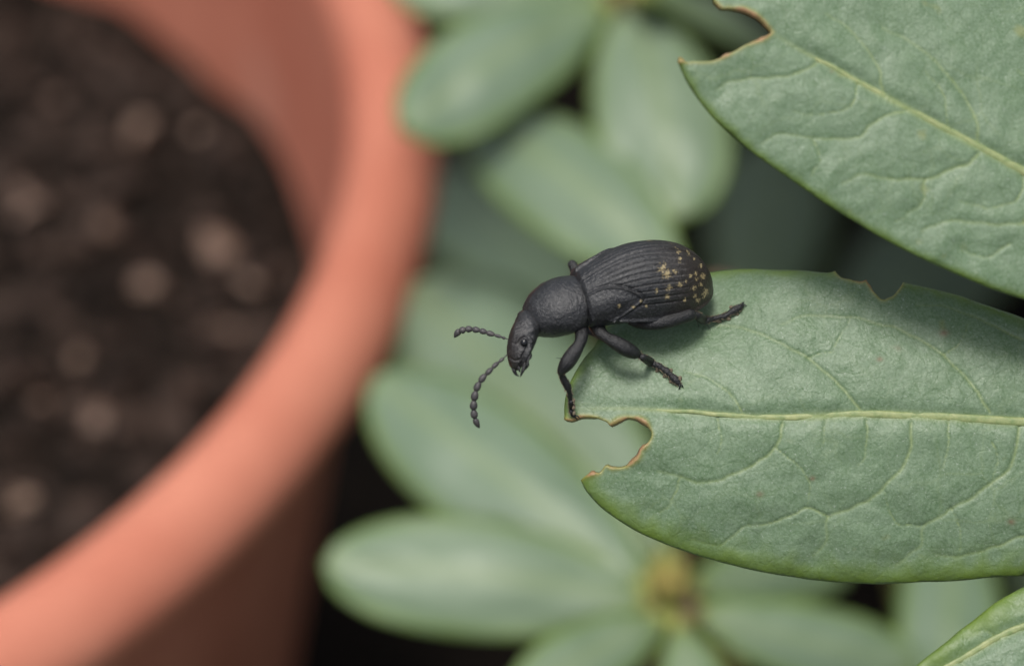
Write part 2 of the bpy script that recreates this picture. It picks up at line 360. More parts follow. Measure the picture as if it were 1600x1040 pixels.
def traced_leaf(name, parent, outline, midrib, veins, wfun, step, thick, label=None, spots=(), frame_x=1700):
    out, of = dense_outline(outline, step * 1.2)
    xs_, ys_ = [], []
    x0, y0 = out.min(0); x1, y1 = out.max(0); r = random.Random(3)
    row, y = 0, y0
    while y < y1:
        x = x0 + (row % 2) * step / 2
        while x < x1:
            s = step if x < frame_x else step
            xs_.append(x + r.uniform(-.2, .2) * step); ys_.append(y + r.uniform(-.2, .2) * step); x += s
        y += step * 0.87; row += 1
    gx, gy = np.array(xs_), np.array(ys_)
    d, _ = seg_dist(gx, gy, np.vstack([out, out[:1]]))
    far = (gx > frame_x) | (gy < -40) | (gy > 1090)
    keep = inside(gx, gy, out) & (d > step * 0.55)
    keep &= ~far | (np.arange(len(gx)) % 7 == 0)
    gx, gy = gx[keep], gy[keep]
    pts = [Vector(q) for q in out] + [Vector((a, b)) for a, b in zip(gx, gy)]
    n = len(out)
    rv, re, rf, _, _, _ = geometry.delaunay_2d_cdt(pts, [(i, (i + 1) % n) for i in range(n)], [], 1, 1e-4)
    X = np.array([q[0] for q in rv]); Y = np.array([q[1] for q in rv])
    bite = np.array([i for i in range(n) if of[i]]); nat = np.array([i for i in range(n) if not of[i]])
    def dist_flag(flag):
        best = np.full(X.shape, 1e9)
        for i in range(n):
            if of[i] != flag: continue
            a, b = out[i], out[(i + 1) % n]; dd = b - a; L = dd @ dd + 1e-9
            t = np.clip(((X - a[0]) * dd[0] + (Y - a[1]) * dd[1]) / L, 0, 1)
            best = np.minimum(best, np.hypot(X - a[0] - t * dd[0], Y - a[1] - t * dd[1]))
        return best
    db, dn = dist_flag(1), dist_flag(0)
    mc = catmull(midrib, 80); dm, tm = seg_dist(X, Y, mc)
    Wd = wfun(X, Y)
    grain = np.array([nz((x, y, 2), 0.016) for x, y in zip(X, Y)]); fine = np.array([nz((x, y, 7), 0.05) for x, y in zip(X, Y)])
    Wd = Wd + 0.010 * grain + 0.0035 * fine
    mw = 5 + 9 * tm
    Wd -= 0.016 * np.exp(-(dm / (mw + 5)) ** 2) * np.clip(tm * 4, 0.1, 1)
    vein = np.exp(-(dm / (mw * .55)) ** 2) * np.clip(0.15 + tm * 3, 0, 1); dall = dm.copy()
    for pl, wid in veins:
        c = catmull(pl, 40); c += np.array([[nz((a, b, 3), .05), nz((a, b, 8), .05)] for a, b in c]) * 4
        dv, tv = seg_dist(X, Y, c); dall = np.minimum(dall, dv)
        tap = 1 - 0.65 * tv
        Wd -= 0.0075 * tap * np.exp(-(dv / (2.8 * wid)) ** 2)
        vein = np.maximum(vein, 0.8 * tap * np.exp(-(dv / (1.7 * wid)) ** 2))
    Wd += 0.009 * (1 - np.exp(-(dall / 24) ** 2))
    # natural margins roll under, bitten edges dry out and curl a little
    Wd -= 0.022 * np.exp(-dn / 8.0)
    Wd += 0.010 * np.exp(-db / 5.0) * (0.5 + fine)
    wob = 1 + 0.6 * fine
    marg = np.clip(np.exp(-(dn / ((14 * wob + 3) * (0.55 + 1.15 * np.clip((Y - 600) / 200, 0, 1)))) ** 2), 0, 1)
    rim = 0.6 * np.exp(-(db / (3.4 * wob + .6)) ** 2); scar = np.exp(-(np.maximum(db - .3, 0) / (.8 + .8 * fine)) ** 2) * np.clip(.55 + 2.4 * fine, 0, 1)
    sp = np.zeros_like(X)
    for sx, sy, sr in spots: sp = np.maximum(sp, np.exp(-(np.hypot(X - sx, (Y - sy) * 1.4) / sr) ** 2) * np.clip(0.7 + 2 * fine, 0, 1))
    verts = PN(X, Y, Wd)
    faces = [tuple(reversed(q)) if ((X[q[1]] - X[q[0]]) * (Y[q[2]] - Y[q[0]]) - (X[q[2]] - X[q[0]]) * (Y[q[1]] - Y[q[0]])) > 0 else tuple(q) for q in rf]
    o = mesh_obj(name, verts, faces, LEAF, parent, attrs={'vein': vein, 'margin': marg, 'rim': rim, 'scar': scar, 'spot': sp})
    if label: o['label'] = label
    so_ = o.modifiers.new('thickness', 'SOLIDIFY'); so_.thickness = thick; so_.offset = -1
    # midrib: a low rib lying in the groove
    mx, my = mc[:, 0], mc[:, 1]; t = np.linspace(0, 1, 80); mw_ = wfun(mx, my) - 0.016 - 0.012 * np.clip(1 - t / .22, 0, 1)
    rad = (0.8 + 7.4 * t ** 0.8) * (1 + .16 * np.array([nz((q * 60, 0, 1), 1.) for q in t])) * K
    my = my + np.array([nz((q * 22, 5, 1), 1.) for q in t]) * 1.6
    path = PN(mx, my, mw_ - 0.05 * rad)
    vv, ff = tube(path[2:], rad[2:], 10, True, ref=W, flat=0.42)
    mr = mesh_obj('midrib', vv, ff, MIDRIB, o)
    return o, wfun

# --- depth of the leaf that carries the beetle
MID_A = [(893, 640), (950, 638), (1020, 640), (1100, 645), (1160, 650), (1220, 652), (1280, 650), (1340, 647), (1450, 650), (1600, 659), (1800, 672), (2150, 692)]
_ma = np.array(MID_A, float)
def w_main(x, y):
    my = np.interp(x, _ma[:, 0], _ma[:, 1]); v = (my - y) * K
    e = np.clip((1250 - x) / 200, 0, 1); e = e * e * (3 - 2 * e)
    up = -((0.14 + 0.16 * e) * v + (0.26 + 0.24 * e) * v * v)
    lo = 0.08 * (-v) - 0.30 * v * v
    w = np.where(v > 0, up, lo)
    return w + 0.03 - 0.10 * ((x - 1300) * K / 1.6) ** 2 * np.where(x < 1300, 1.0, .4)
OUT_A = [(1700, 545, 0), (1600, 497, 0), (1560, 483, 0), (1500, 462, 0), (1450, 449, 0), (1411, 441, 1, 1), (1404, 453, 1), (1393, 463, 1), (1380, 467, 1), (1369, 460, 1), (1360, 447, 1), (1353, 436, 1, 1), (1343, 440, 1), (1325, 435, 1), (1313, 433, 1), (1305, 423, 0, 1),
         (1295, 426, 0), (1250, 422, 0), (1200, 421, 0), (1150, 421, 0), (1110, 425, 0), (1070, 436, 0), (1030, 455, 0), (990, 477, 0), (955, 500, 0), (938, 520, 0), (930, 540, 0), (912, 562, 0), (898, 584, 0), (888, 604, 0), (882, 630, 0), (881, 655, 1, 1), (893, 656, 1), (905, 651, 1), (920, 650, 1), (935, 653, 1), (947, 659, 1), (953, 664, 1, 1), (963, 657, 1), (978, 653, 1), (993, 652, 1), (1006, 657, 1), (1014, 666, 1), (1018, 679, 1), (1014, 690, 1), (1003, 700, 1), (997, 714, 1), (987, 724, 1), (974, 730, 1), (958, 731, 1), (945, 729, 1), (938, 738, 1), (925, 741, 1), (912, 745, 1), (908, 750, 0, 1),
         (915, 766, 0), (935, 789, 0), (965, 812, 0), (1000, 832, 0), (1040, 850, 0), (1071, 861, 0), (1100, 871, 0), (1140, 882, 0), (1200, 895, 0), (1260, 904, 0), (1320, 910, 0), (1370, 912, 0), (1430, 910, 0), (1500, 907, 0), (1560, 901, 0), (1600, 899, 0), (1750, 868, 0), (1950, 800, 0), (2150, 702, 0, 1), (2150, 682, 0, 1), (1920, 625, 0)]
VEIN_A = [([(1545, 642), (1517, 599), (1472, 553), (1436, 530), (1395, 510), (1334, 497), (1268, 494), (1220, 505)], 1.1), ([(1344, 640), (1309, 599), (1263, 561), (1217, 535), (1161, 512), (1120, 508)], 1.1),
          ([(1680, 560), (1600, 530), (1558, 512), (1517, 492), (1467, 477), (1430, 475)], 1.0), ([(1800, 660), (1760, 610), (1700, 570), (1600, 545)], 1.1), ([(1160, 645), (1140, 615), (1105, 590), (1070, 580)], 0.7),
          ([(1592, 668), (1584, 716), (1548, 757), (1487, 795), (1446, 823), (1436, 854), (1400, 884)], 1.25), ([(1423, 660), (1418, 716), (1380, 764), (1339, 790), (1296, 808), (1291, 843), (1273, 869)], 1.25),
          ([(1223, 660), (1212, 701), (1176, 726), (1135, 744), (1100, 754), (1064, 744), (1030, 738)], 1.2), ([(1296, 808), (1258, 795), (1217, 813), (1166, 823), (1125, 851), (1080, 842)], 0.8),
          ([(1700, 810), (1600, 838), (1548, 854), (1497, 869), (1462, 866)], 1.0), ([(1482, 660), (1480, 706), (1470, 730)], 0.7), ([(1352, 655), (1354, 701), (1340, 725)], 0.7), ([(1290, 655), (1285, 690)], 0.5), ([(1120, 650), (1128, 690), (1118, 708)], 0.55),
          ([(1446, 823), (1400, 815), (1380, 764)], 0.55), ([(1064, 744), (1050, 780), (1030, 800)], 0.7), ([(1263, 561), (1300, 545), (1334, 497)], 0.5), ([(1472, 553), (1500, 535), (1517, 492)], 0.5), ([(1550, 690), (1560, 720), (1548, 757)], .5), ([(1212, 701), (1250, 730), (1265, 760), (1258, 795)], .5), ([(1487, 795), (1500, 830), (1497, 869)], .5)]
shootA = empty('rhododendron_shoot', (6.2, -1.2, 0), 'leafy rhododendron shoot with chewed grey-green leaves, one of them carrying the black beetle', 'plant', None)
traced_leaf('leaf', shootA, OUT_A, MID_A, VEIN_A, w_main, 3.0, 0.030, 'grey-green waxy leaf with bitten notches, under the beetle', spots=[(1204, 598, 8), (1375, 561, 5), (1400, 545, 6), (1475, 520, 7), (1188, 772, 6), (1270, 747, 5), (1580, 815, 6)])

MID_B = [(1205, 51), (1250, 78), (1300, 105), (1400, 160), (1480, 203), (1560, 246), (1600, 268), (1800, 372), (2140, 480)]
OUT_B = [(1059, 97, 1, 1), (1085, 97, 1), (1112, 96, 1), (1135, 87, 1), (1160, 73, 1), (1180, 66, 1), (1198, 58, 1), (1206, 50, 1, 1), (1195, 36, 1), (1180, 22, 1), (1160, 14, 1), (1142, 13, 1), (1128, 14, 1), (1119, 3, 1), (1110, -8, 0, 1), (1130, -40, 0), (1200, -95, 0), (1350, -150, 0), (1550, -140, 0), (1800, 0, 0), (2000, 220, 0), (2140, 470, 0, 1), (2130, 492, 0, 1), (1950, 545, 0), (1750, 518, 0),
         (1600, 468, 0), (1560, 455, 0), (1500, 431, 0), (1450, 409, 0), (1400, 384, 0), (1350, 355, 0), (1300, 325, 0), (1250, 291, 0), (1200, 256, 0), (1160, 226, 0), (1120, 190, 0), (1090, 155, 0), (1073, 128, 0)]
VEIN_B = [([(1340, 127), (1325, 165), (1280, 180), (1240, 175)], .7), ([(1480, 205), (1475, 150), (1445, 110)], .6), ([(1600, 270), (1590, 310), (1545, 325), (1500, 315)], .8), ([(1529, 240), (1500, 262), (1446, 279), (1391, 279), (1345, 272), (1317, 288)], 1.3), ([(1529, 226), (1520, 175), (1479, 115), (1428, 69), (1380, 45)], 1.2), ([(1415, 172), (1370, 190), (1335, 215), (1271, 215), (1215, 210), (1192, 226)], 1.0), ([(1280, 95), (1225, 120), (1151, 125), (1120, 140)], 1.0),
          ([(1660, 300), (1620, 340), (1550, 350), (1480, 345), (1440, 360)], 1.2), ([(1380, 145), (1370, 100), (1330, 50), (1290, 20)], 1.1), ([(1580, 380), (1540, 400), (1500, 392)], .8), ([(1271, 215), (1280, 250), (1270, 280)], .6), ([(1446, 279), (1440, 320), (1400, 345)], .7), ([(1700, 320), (1690, 240), (1650, 170), (1590, 110)], 1.2)]
_mb = np.array(MID_B, float)
def w_up(x, y):
    # signed distance across the blade
    ax, ay = 0.885, 0.466; d = ((x - 1205) * ay - (y - 51) * ax) * K
    along = ((x - 1205) * ax + (y - 51) * ay) * K
    return 0.42 - 0.16 * d - 0.16 * d * d - 0.03 * along - 0.02 * along ** 2
traced_leaf('leaf', shootA, OUT_B, MID_B, VEIN_B, w_up, 3.4, 0.030, 'pale waxy leaf with a bitten tip, above the beetle leaf', spots=[(1300, 112, 3)])

MID_C = [(1380, 1098), (1440, 1062), (1500, 1030), (1600, 978), (1800, 925), (2100, 900)]
OUT_C = [(1366, 1110, 0), (1390, 1078, 0), (1430, 1040, 0), (1480, 1000, 0), (1520, 968, 0), (1560, 938, 0), (1600, 916, 0), (1680, 880, 0), (1800, 850, 0), (1950, 860, 0), (2100, 892, 0, 1), (2100, 908, 0, 1), (1950, 1010, 0), (1750, 1120, 0), (1550, 1170, 0), (1420, 1160, 0)]
VEIN_C = [([(1560, 1000), (1545, 985), (1520, 990)], .7), ([(1680, 955), (1640, 935), (1590, 945)], .9), ([(1500, 1032), (1520, 1060), (1515, 1090)], .8), ([(1600, 982), (1620, 1030), (1610, 1080)], .9)]
def w_cor(x, y):
    ax, ay = 0.93, -0.33; d = ((x - 1380) * ay - (y - 1098) * ax) * K
    return 0.16 - 0.18 * d - 0.35 * d * d
traced_leaf('leaf', shootA, OUT_C, MID_C, VEIN_C, w_cor, 3.6, 0.030, 'waxy leaf reaching in below the beetle leaf')

def rod(name, pts, r0, r1, m, parent, n=24, seg=10):
    c = catmull([tuple(p) for p in pts], n); v, f = tube(c, np.linspace(r0, r1, n), seg, True, ref=(0.3, 0.9, 0.2)); return mesh_obj(name, v, f, m, parent)
def stem_to(shoot, hub, r=0.22):
    g0 = shoot.location.copy(); g0.z = -0.4
    rod('stem', [g0, g0.lerp(hub, .35) + Vector((.3, .2, 0)), g0.lerp(hub, .7) + Vector((-.2, .1, 0)), hub], r * 1.3, r * .8, BARK, shoot)
hubA = P(2330, 690, -0.1)
for px, py, w in ((2150, 692, w_main(np.array(2150.), np.array(692.))), (2138, 482, w_up(np.array(2138.), np.array(482.))), (2100, 900, w_cor(np.array(2100.), np.array(900.)))):
    p = P(px, py, float(w) - 0.03); rod('petiole', [p, p.lerp(hubA, .5) + Vector((0, 0, .06)), hubA], .045, .07, PETIOLE, shootA, 14)
stem_to(shootA, hubA, .2)

# ------------------------------------------------------------------ leaves of the shoots behind, out of focus
def leaf(parent, base, tip, width, roll=0.0, sag=0.12, arch=0.25, fat=0.55, face=0.6, name='leaf', nu=34, nv=16):
    """base, tip: world points; width in cm; face: how far the blade turns to the camera side against straight up"""
    base, tip = Vector(base), Vector(tip); ax = tip - base; L = ax.length; t = ax / L
    n = (W * face + Vector((0, 0, 1)) * (1 - face)); n = (n - t * n.dot(t)).normalized()
    n = Matrix.Rotation(roll, 3, t) @ n; s = t.cross(n)
    rr = rnd.uniform(-.04, .04); vs, fs, ve, ma = [], [], [], []
    for i in range(nu + 1):
        q = i / nu; e = q ** (math.log(.5) / math.log(fat)); h = (max(0, 1 - abs(2 * e - 1) ** 2.15)) ** .56 * width / 2
        h = max(h, 0.035 * (1 - q))
        lift = sag * L * (4 * q * (1 - q))
        for j in range(nv + 1):
            c = 2 * j / nv - 1
            z = -arch * h * abs(c) ** 1.8 - 0.015 * width * math.exp(-(c / .15) ** 2)
            p = base + t * (q * L) + s * (c * h + rr * L * math.sin(3 * q)) + n * (lift + z + 0.04 * width * nz((q * 4, c * 2, L), 1.3))
            vs.append(p); ve.append(math.exp(-(c * h / .05) ** 2)); ma.append(math.exp(-((1 - abs(c)) * h / .07) ** 2))
    for i in range(nu):
        for j in range(nv):
            a = i * (nv + 1) + j; fs.append((a, a + 1, a + nv + 2, a + nv + 1))
    o = mesh_obj(name, vs, fs, LEAFB, parent, attrs={'vein': ve, 'margin': ma, 'rim': [0] * len(vs), 'scar': [0] * len(vs), 'spot': [0] * len(vs)})
    md = o.modifiers.new('thickness', 'SOLIDIFY'); md.thickness = .035; md.offset = -1
    # midrib beneath the groove
    return o
def leaf_px(parent, hub, b, tp, wpx, **kw):
    """b, tp: (px, py, D); wpx: width in photograph pixels"""
    B, T = PD(*b), PD(*tp); D = (b[2] + tp[2]) / 2
    o = leaf(parent, B, T, wpx * K * D, **kw)
    if hub is not None: rod('petiole', [hub, hub.lerp(B, .5) - Vector((0, 0, .05)), B + (T - B) * .03], .085, .06, PETIOLE, parent, 12)
    return o
def shoot(hub, label, ground_shift=(0, 0)):
    h = PD(*hub); s = empty('rhododendron_shoot', (h.x + ground_shift[0], h.y + ground_shift[1], 0), label, 'plant')
    stem_to(s, h)
    return s, h
def bud(parent, hub, n, size):
    for i in range(n):
        a = 6.283 * i / n; d = Vector((math.cos(a) * .45, math.sin(a) * .45, 1)).normalized() if i else Vector((0, 0, 1))
        c = [hub + d * size * q for q in np.linspace(-.1, 1, 9)]; r = [size * .26 * max(.05, math.sin(math.pi * (q * .9 + .08))) for q in np.linspace(0, 1, 9)]
        v, f = tube([tuple(x) for x in c], r, 8, True, ref=(.9, .3, .1)); mesh_obj('bud_scale', v, f, BUD, parent)

# lower rosette
sB, hB = shoot((1045, 935, 1.46), 'out-of-focus leaf rosette with yellow-green bud below the beetle leaf', (1.5, 2))
leaf_px(sB, hB, (1010, 915, 1.46), (585, 585, 1.54), 220, sag=.06, fat=.56, roll=.1)
leaf_px(sB, hB, (1015, 940, 1.46), (503, 880, 1.46), 195, sag=.06, fat=.56)
leaf_px(sB, hB, (1050, 880, 1.52), (640, 440, 1.66), 300, sag=.05, fat=.60, roll=-.1)
leaf_px(sB, hB, (1035, 965, 1.45), (800, 1090, 1.40), 120, sag=.06)
leaf_px(sB, hB, (1085, 955, 1.47), (1440, 1035, 1.50), 130, sag=.06)
leaf_px(sB, hB, (1080, 920, 1.50), (1330, 880, 1.60), 120, sag=.06)
leaf_px(sB, hB, (1060, 975, 1.45), (1120, 1180, 1.40), 110, sag=.06)
bud(sB, hB, 7, .32)
# upper rosette
sC, hC = shoot((985, -25, 1.60), 'out-of-focus leaf rosette over the rim of the pot, above the beetle', (.5, 2))
leaf_px(sC, hC, (950, 5, 1.60), (630, 205, 1.53), 180, sag=.05, fat=.58)
leaf_px(sC, hC, (985, 5, 1.60), (1060, 345, 1.53), 215, sag=.05, fat=.55)
leaf_px(sC, hC, (960, -20, 1.62), (600, -30, 1.6), 130, sag=.05)
leaf_px(sC, hC, (1010, -10, 1.56), (1240, 120, 1.9), 160, sag=.05)
leaf_px(sC, hC, (990, -40, 1.62), (1000, -300, 1.6), 170, sag=.05)
bud(sC, hC, 5, .35)
# rosette behind the beetle
sD, hD = shoot((1125, 460, 1.50), 'out-of-focus leaf rosette half hidden behind the beetle', (.5, 2))
leaf_px(sD, hD, (1065, 445, 1.50), (745, 182, 1.59), 195, sag=.05, fat=.58)
leaf_px(sD, sD.location + Vector((0, 0, 2.2)), (1170, 500, 2.5), (1215, 200, 2.75), 190, sag=.05, face=.2)
leaf_px(sD, sD.location + Vector((0, 0, 2.2)), (900, 480, 2.4), (640, 260, 2.7), 230, sag=.05, face=.2)
# rosette under the beetle leaf
sE, hE = shoot((1480, 760, 1.62), 'out-of-focus leaf rosette under the beetle leaf', (1.5, 2))
leaf_px(sE, hE, (1475, 790, 1.6), (1465, 1120, 1.5), 165, sag=.05)
leaf_px(sE, sE.location + Vector((0, 0, 2.2)), (1330, 560, 2.5), (1540, 330, 2.75), 240, sag=.05, face=.2)
leaf_px(sE, hE, (1540, 760, 1.62), (1850, 820, 1.55), 170, sag=.05)

# unseen rosettes added out of frame to shade ground, leaf gaps and pot wall
def rosette(parent, hub, n, L, wd, tilt, start):  # builds one added shade rosette with its supporting rod
    foot = Vector((hub.x + .4, 35.5 if (hub.z > 9 and hub.y > 15 and hub.x < 9.9) else hub.y + .3, -.3))
    rod('shade_branch', [hub, hub.lerp(foot, .35) + Vector((.15, 0, .1)), hub.lerp(foot, .7) + Vector((-.15, 0, .1)), foot], .1, .2, BARK, parent, 12)
    for i in range(n):
        a = start + 6.283 * i / n + rnd.uniform(-.2, .2); l = L * rnd.uniform(.8, 1.15)
        d = Vector((math.cos(a) * math.cos(tilt), math.sin(a) * math.cos(tilt), math.sin(tilt) + rnd.uniform(-.15, .15)))
        leaf(parent, hub + d * .35, hub + d * (l + .35), wd * rnd.uniform(.85, 1.1), face=0, sag=.08)  # blade of an added rosette, there to block sky light
for x, y, z in ((4.6, 17.2, 15.6), (7.2, 17.2, 15.6), (3.4, 20.6, 15.2), (2.5, 29, 10.5), (6, 29, 10.5), (9, 28, 10), (5.4, 19.6, 14.6), (8.4, 19.5, 14.5), (-1.2, 25, 13), (1.6, 24, 13), (4.6, 23.6, 13), (7.6, 24, 13), (0.2, 27.5, 12.5), (3.2, 27, 12.5), (6.4, 27, 12.5), (9.5, 12.5, 11.5), (10, 16, 9.5)):
    rosette(shootA, Vector((x, y, z)), 8, 3.3, 1.5, .12, rnd.uniform(0, 6))  # added high canopy, out of view, darkens the gaps behind the leaves
for x, y, z in ((6.5, 16.5, 4.5), (2.5, 13.5, 4.0), (-1.5, 10.5, 3.5), (4.5, 10.0, 4.0), (9, 21, 5), (9.5, 27, 5), (5, 33, 6), (1, 36, 6), (8.5, 33, 6), (-3, 38, 6.5), (0.5, 7, 3.5), (8.5, 12, 4), (-4, 8.6, 8.5), (-1.2, 9.6, 8), (-7.2, 6.8, 8.5), (-2, 7.2, 9.6), (-10.5, 6.4, 8.5), (1.6, 8.6, 9.2), (-5, 7, 5), (-9, 6.5, 5)):
    rosette(shootA, Vector((x, y, z)), 9, 3.4, 1.6, .1, rnd.uniform(0, 6))  # added low growth, out of view, keeps sky off ground and pot wall

# ------------------------------------------------------------------ beetle
f_ = Vector((-math.cos(R(11)) * math.cos(R(14)), -math.sin(R(11)), math.sin(R(14)))).normalized()
z_ = Vector((0.0, math.cos(R(43)), math.sin(R(43)))); z_ = (z_ - f_ * z_.dot(f_)).normalized(); y_ = z_.cross(f_)   # y_: beetle's left, towards the camera
BX, BY, BZ = (U * f_.x + V * f_.y + W * f_.z), (U * y_.x + V * y_.y + W * y_.z), (U * z_.x + V * z_.y + W * z_.z)
bX, bY, bZ = np.array(BX), np.array(BY), np.array(BZ)
ORG = np.array(P(903, 480, 0.02))     # middle of the wing-case base
def L2W(x, y, z): return ORG + (np.multiply.outer(x, bX) + np.multiply.outer(y, bY) + np.multiply.outer(z, bZ)) * K
beetle = empty('beetle', P(1000, 520, -0.2), 'matt black beetle with gold-flecked ridged wing cases standing at the edge of a chewed leaf', 'beetle')

EL = 222.0; EA = 68.0; EH = 83.0
ROUGH = []
def elytron(side, near):
    ns, nt_ = 420, 240
    s = np.linspace(0, 1, ns); th = np.linspace(0, 1, nt_)
    s2, t2 = np.meshgrid(s, th, indexing='ij')
    s2 = 1 - (1 - s2) ** 1.25
    fr = .72 + .28 * np.clip(s2 / .022, 0, 1) ** .5
    wid = fr * np.where(s2 < .5,   .74 + .26 * np.sin(np.clip(s2 / .5, 0, 1) * math.pi / 2), np.maximum(0, 1 - np.clip((s2 - .5) / .5, 0, 1) ** 2.5) ** .52)
    hgt = fr * np.where(s2 < .50, .42 + .58 * np.sin(np.clip(s2 / .50, 0, 1) * math.pi / 2), np.maximum(0, 1 - np.clip((s2 - .50) / .50, 0, 1) ** 2.4) ** .55)
    ang = t2 * math.pi / 2
    a, h = EA * wid, EH * hgt
    cy, cz = np.cos(ang) ** .92, np.sin(ang) ** .95
    x = -EL * s2 ** 1.0; y = a * cy; z = h * cz + 20 - 22 * s2
    z = z - 4 * np.sin(s2 * math.pi) * (1 - t2)
    nrm_y, nrm_z = np.cos(ang), np.sin(ang)
    disp = np.zeros_like(x)
    # striae with rows of punctures, fading towards the tip
    fade = np.clip((.78 - s2) / .22, 0, 1) * np.clip(s2 / .03, 0, 1)
    for j in range(1, 10):
        tj = 1 - j * .088 + 0.02 * (1 - s2)
        d = (t2 - tj) * a * 1.5
        disp -= .8 * np.exp(-(d / 1.5) ** 2) * fade
        pun = np.sin((s2 * EL / 4.6 + j * .37) * 2 * math.pi) ** 8
        disp -= 2.8 * np.exp(-(d / 1.7) ** 2) * pun * fade * np.clip((s2 - .1) / .1, 0, 1)
        disp += .25 * np.cos(d / (a * 1.5 * .088) * 2 * math.pi) * fade * (np.abs(d) < a * 1.5 * .044)
    disp -= 2.4 * np.exp(-((1 - t2) * a * 1.5 / 1.6) ** 2)                # suture
    disp += 3.0 * np.exp(-(t2 * a * 1.5 / 2.4) ** 2)                      # rolled lower edge
    wv = L2W(x.ravel(), y.ravel(), z.ravel())
    PX, PY = to_px(wv); PX, PY = PX.reshape(x.shape), PY.reshape(x.shape)
    lobe = catmull([(918, 462), (935, 453), (958, 449), (982, 453), (1003, 466), (990, 480), (968, 495), (948, 503), (930, 501), (921, 488), (917, 474), (918, 462)], 70)
    dl, _ = seg_dist(PX, PY, lobe); ins = inside(PX, PY, lobe)
    disp = np.where(ins, np.clip(disp, -.5, .5) * .3, disp)
    disp += np.where(ins, 2.6 * (1 - np.exp(-dl / 4)) - 1.2 * np.exp(-((dl - 9) / 6) ** 2), 0) + 2.6 * np.exp(-(dl / 1.9) ** 2) - np.where(ins, 0, 1.6 * np.exp(-((dl - 4) / 2.2) ** 2))
    if not ROUGH: ROUGH.append(np.array([noise.fractal(Vector(p) * 9, 1.0, 2.0, 3) for p in wv]))
    rough = ROUGH[0].reshape(x.shape)
    disp += .3 * rough
    y = y + disp * nrm_y; z = z + disp * nrm_z
    fleck = np.zeros_like(x)
    for fx, fy, fk in [(1035.6, 418.6, 9), (1042.7, 427.7, 9), (1054, 423, 5), (1062, 444, 6), (1045, 450, 6), (1043, 464, 5), (1027, 454, 4.5), (1062.5, 404, 3.5), (1062, 410, 3), (1079, 430, 4), (1087, 427, 4), (1088, 436, 3), (1098, 432, 6), (1084, 450, 5), (1103, 456, 7), (1100, 462, 5), (1090, 469, 5), (1086, 462, 4), (1070, 469, 3.5), (1041, 378, 5), (1048, 381, 4), (1054, 384, 5), (1064, 388, 5), (1059, 393, 3.5), (1077, 396, 4), (1095, 415, 4), (967, 478, 3.5), (989, 480, 4), (1001, 470, 3.5), (1010, 478, 3), (1072, 440, 3), (1095, 445, 4), (1085, 405, 3)]:
        fleck = np.maximum(fleck, np.clip(1.05 - .55 * np.hypot(PX - fx, (PY - fy) * .9) / fk, 0, 1))
    brown = np.clip((s2 - .5) / .3, 0, 1)
    if not near:
        y = -y
    co = L2W(x.ravel(), y.ravel(), z.ravel())
    # inner lip so that the shell has a thickness
    ins_v = L2W(x[:, 0], y[:, 0] * .93, z[:, 0] - 1.5)
    n0 = len(co); co = np.vstack([co, ins_v])
    fs = []
    for i in range(ns - 1):
        for j in range(nt_ - 1):
            a0 = i * nt_ + j; q = (a0, a0 + nt_, a0 + nt_ + 1, a0 + 1); fs.append(q if near else q[::-1])
        q = (n0 + i, n0 + i + 1, (i + 1) * nt_, i * nt_); fs.append(q if near else q[::-1])
    z0 = np.zeros(ns)
    return mesh_obj('elytron', co, fs, SHELL, beetle, attrs={'fleck': np.r_[fleck.ravel() if near else fleck.ravel() * 0.8, z0], 'brown': np.r_[brown.ravel(), z0]})
elytron(1, True); elytron(-1, False)

# body: one skin from the muzzle over the shield to the end of the abdomen
def loft(st, n, seg, name, disp=None, lat=bY):
    """st rows: px, py, w, lateral radius, upper radius, lower radius (px units)"""
    st = np.array(st, float); c = catmull(st, n)
    pos = PN(c[:, 0], c[:, 1], c[:, 2]); tan = np.gradient(pos, axis=0)
    # smooth the axis directions
    for _ in range(6): tan[1:-1] = (tan[:-2] + 2 * tan[1:-1] + tan[2:]) / 4
    tan /= np.linalg.norm(tan, axis=1)[:, None]
    vs, fs = [], []
    for i in range(n):
        y = lat - tan[i] * (lat @ tan[i]); y /= np.linalg.norm(y); up = np.cross(y, tan[i])
        if up @ bZ < 0 and abs(up @ bZ) > .05: up = -up
        if i and up @ prev < 0: up = -up
        prev = up
        for j in range(seg):
            a = 2 * math.pi * j / seg; r = c[i, 4] if math.sin(a) > 0 else c[i, 5]
            q = y * math.cos(a) * max(c[i, 3], .3) + up * math.sin(a) * max(r, .3)
            if disp is not None: q = q * (1 + disp(i / (n - 1), a))
            vs.append(pos[i] + q * K)
    for i in range(n - 1):
        for j in range(seg):
            k = (j + 1) % seg; fs.append((i * seg + j, i * seg + k, (i + 1) * seg + k, (i + 1) * seg + j))
    fs.append(tuple(range(seg))[::-1]); fs.append(tuple((n - 1) * seg + j for j in range(seg)))
    return np.array(vs), fs
def bw(x):          # depth of the body axis at a position along the beetle (x in px forward of the wing-case base)
    return float((Vector(L2W(x, 0., 0.)) - C0).dot(W))
def ax_pt(x, z): 
    p = L2W(np.array([x]), np.array([0.]), np.array([z])); a, b = to_px(p); return float(a[0]), float(b[0]), float((Vector(p[0]) - C0).dot(W))
st = []
for x, z, a, bu, bd in [(-212, -2, 6, 4, 5), (-190, 0, 36, 16, 14), (-140, 4, 56, 30, 22), (-90, 8, 60, 36, 27), (-45, 11, 56, 36, 32), (-12, 11, 50, 36, 34), (-3, 11, 44, 34, 33), (1, 10, 46, 38, 33), (5, 10, 48.5, 41, 34), (18, 8, 51, 43.5, 35), (38, 4, 50, 43, 34), (57, -2, 44, 37, 32), (70, -8, 36, 28, 26), (77, -12, 29, 21, 21), (79, -13, 23, 16, 16)]:
    st.append((*ax_pt(x, z), a, bu, bd))
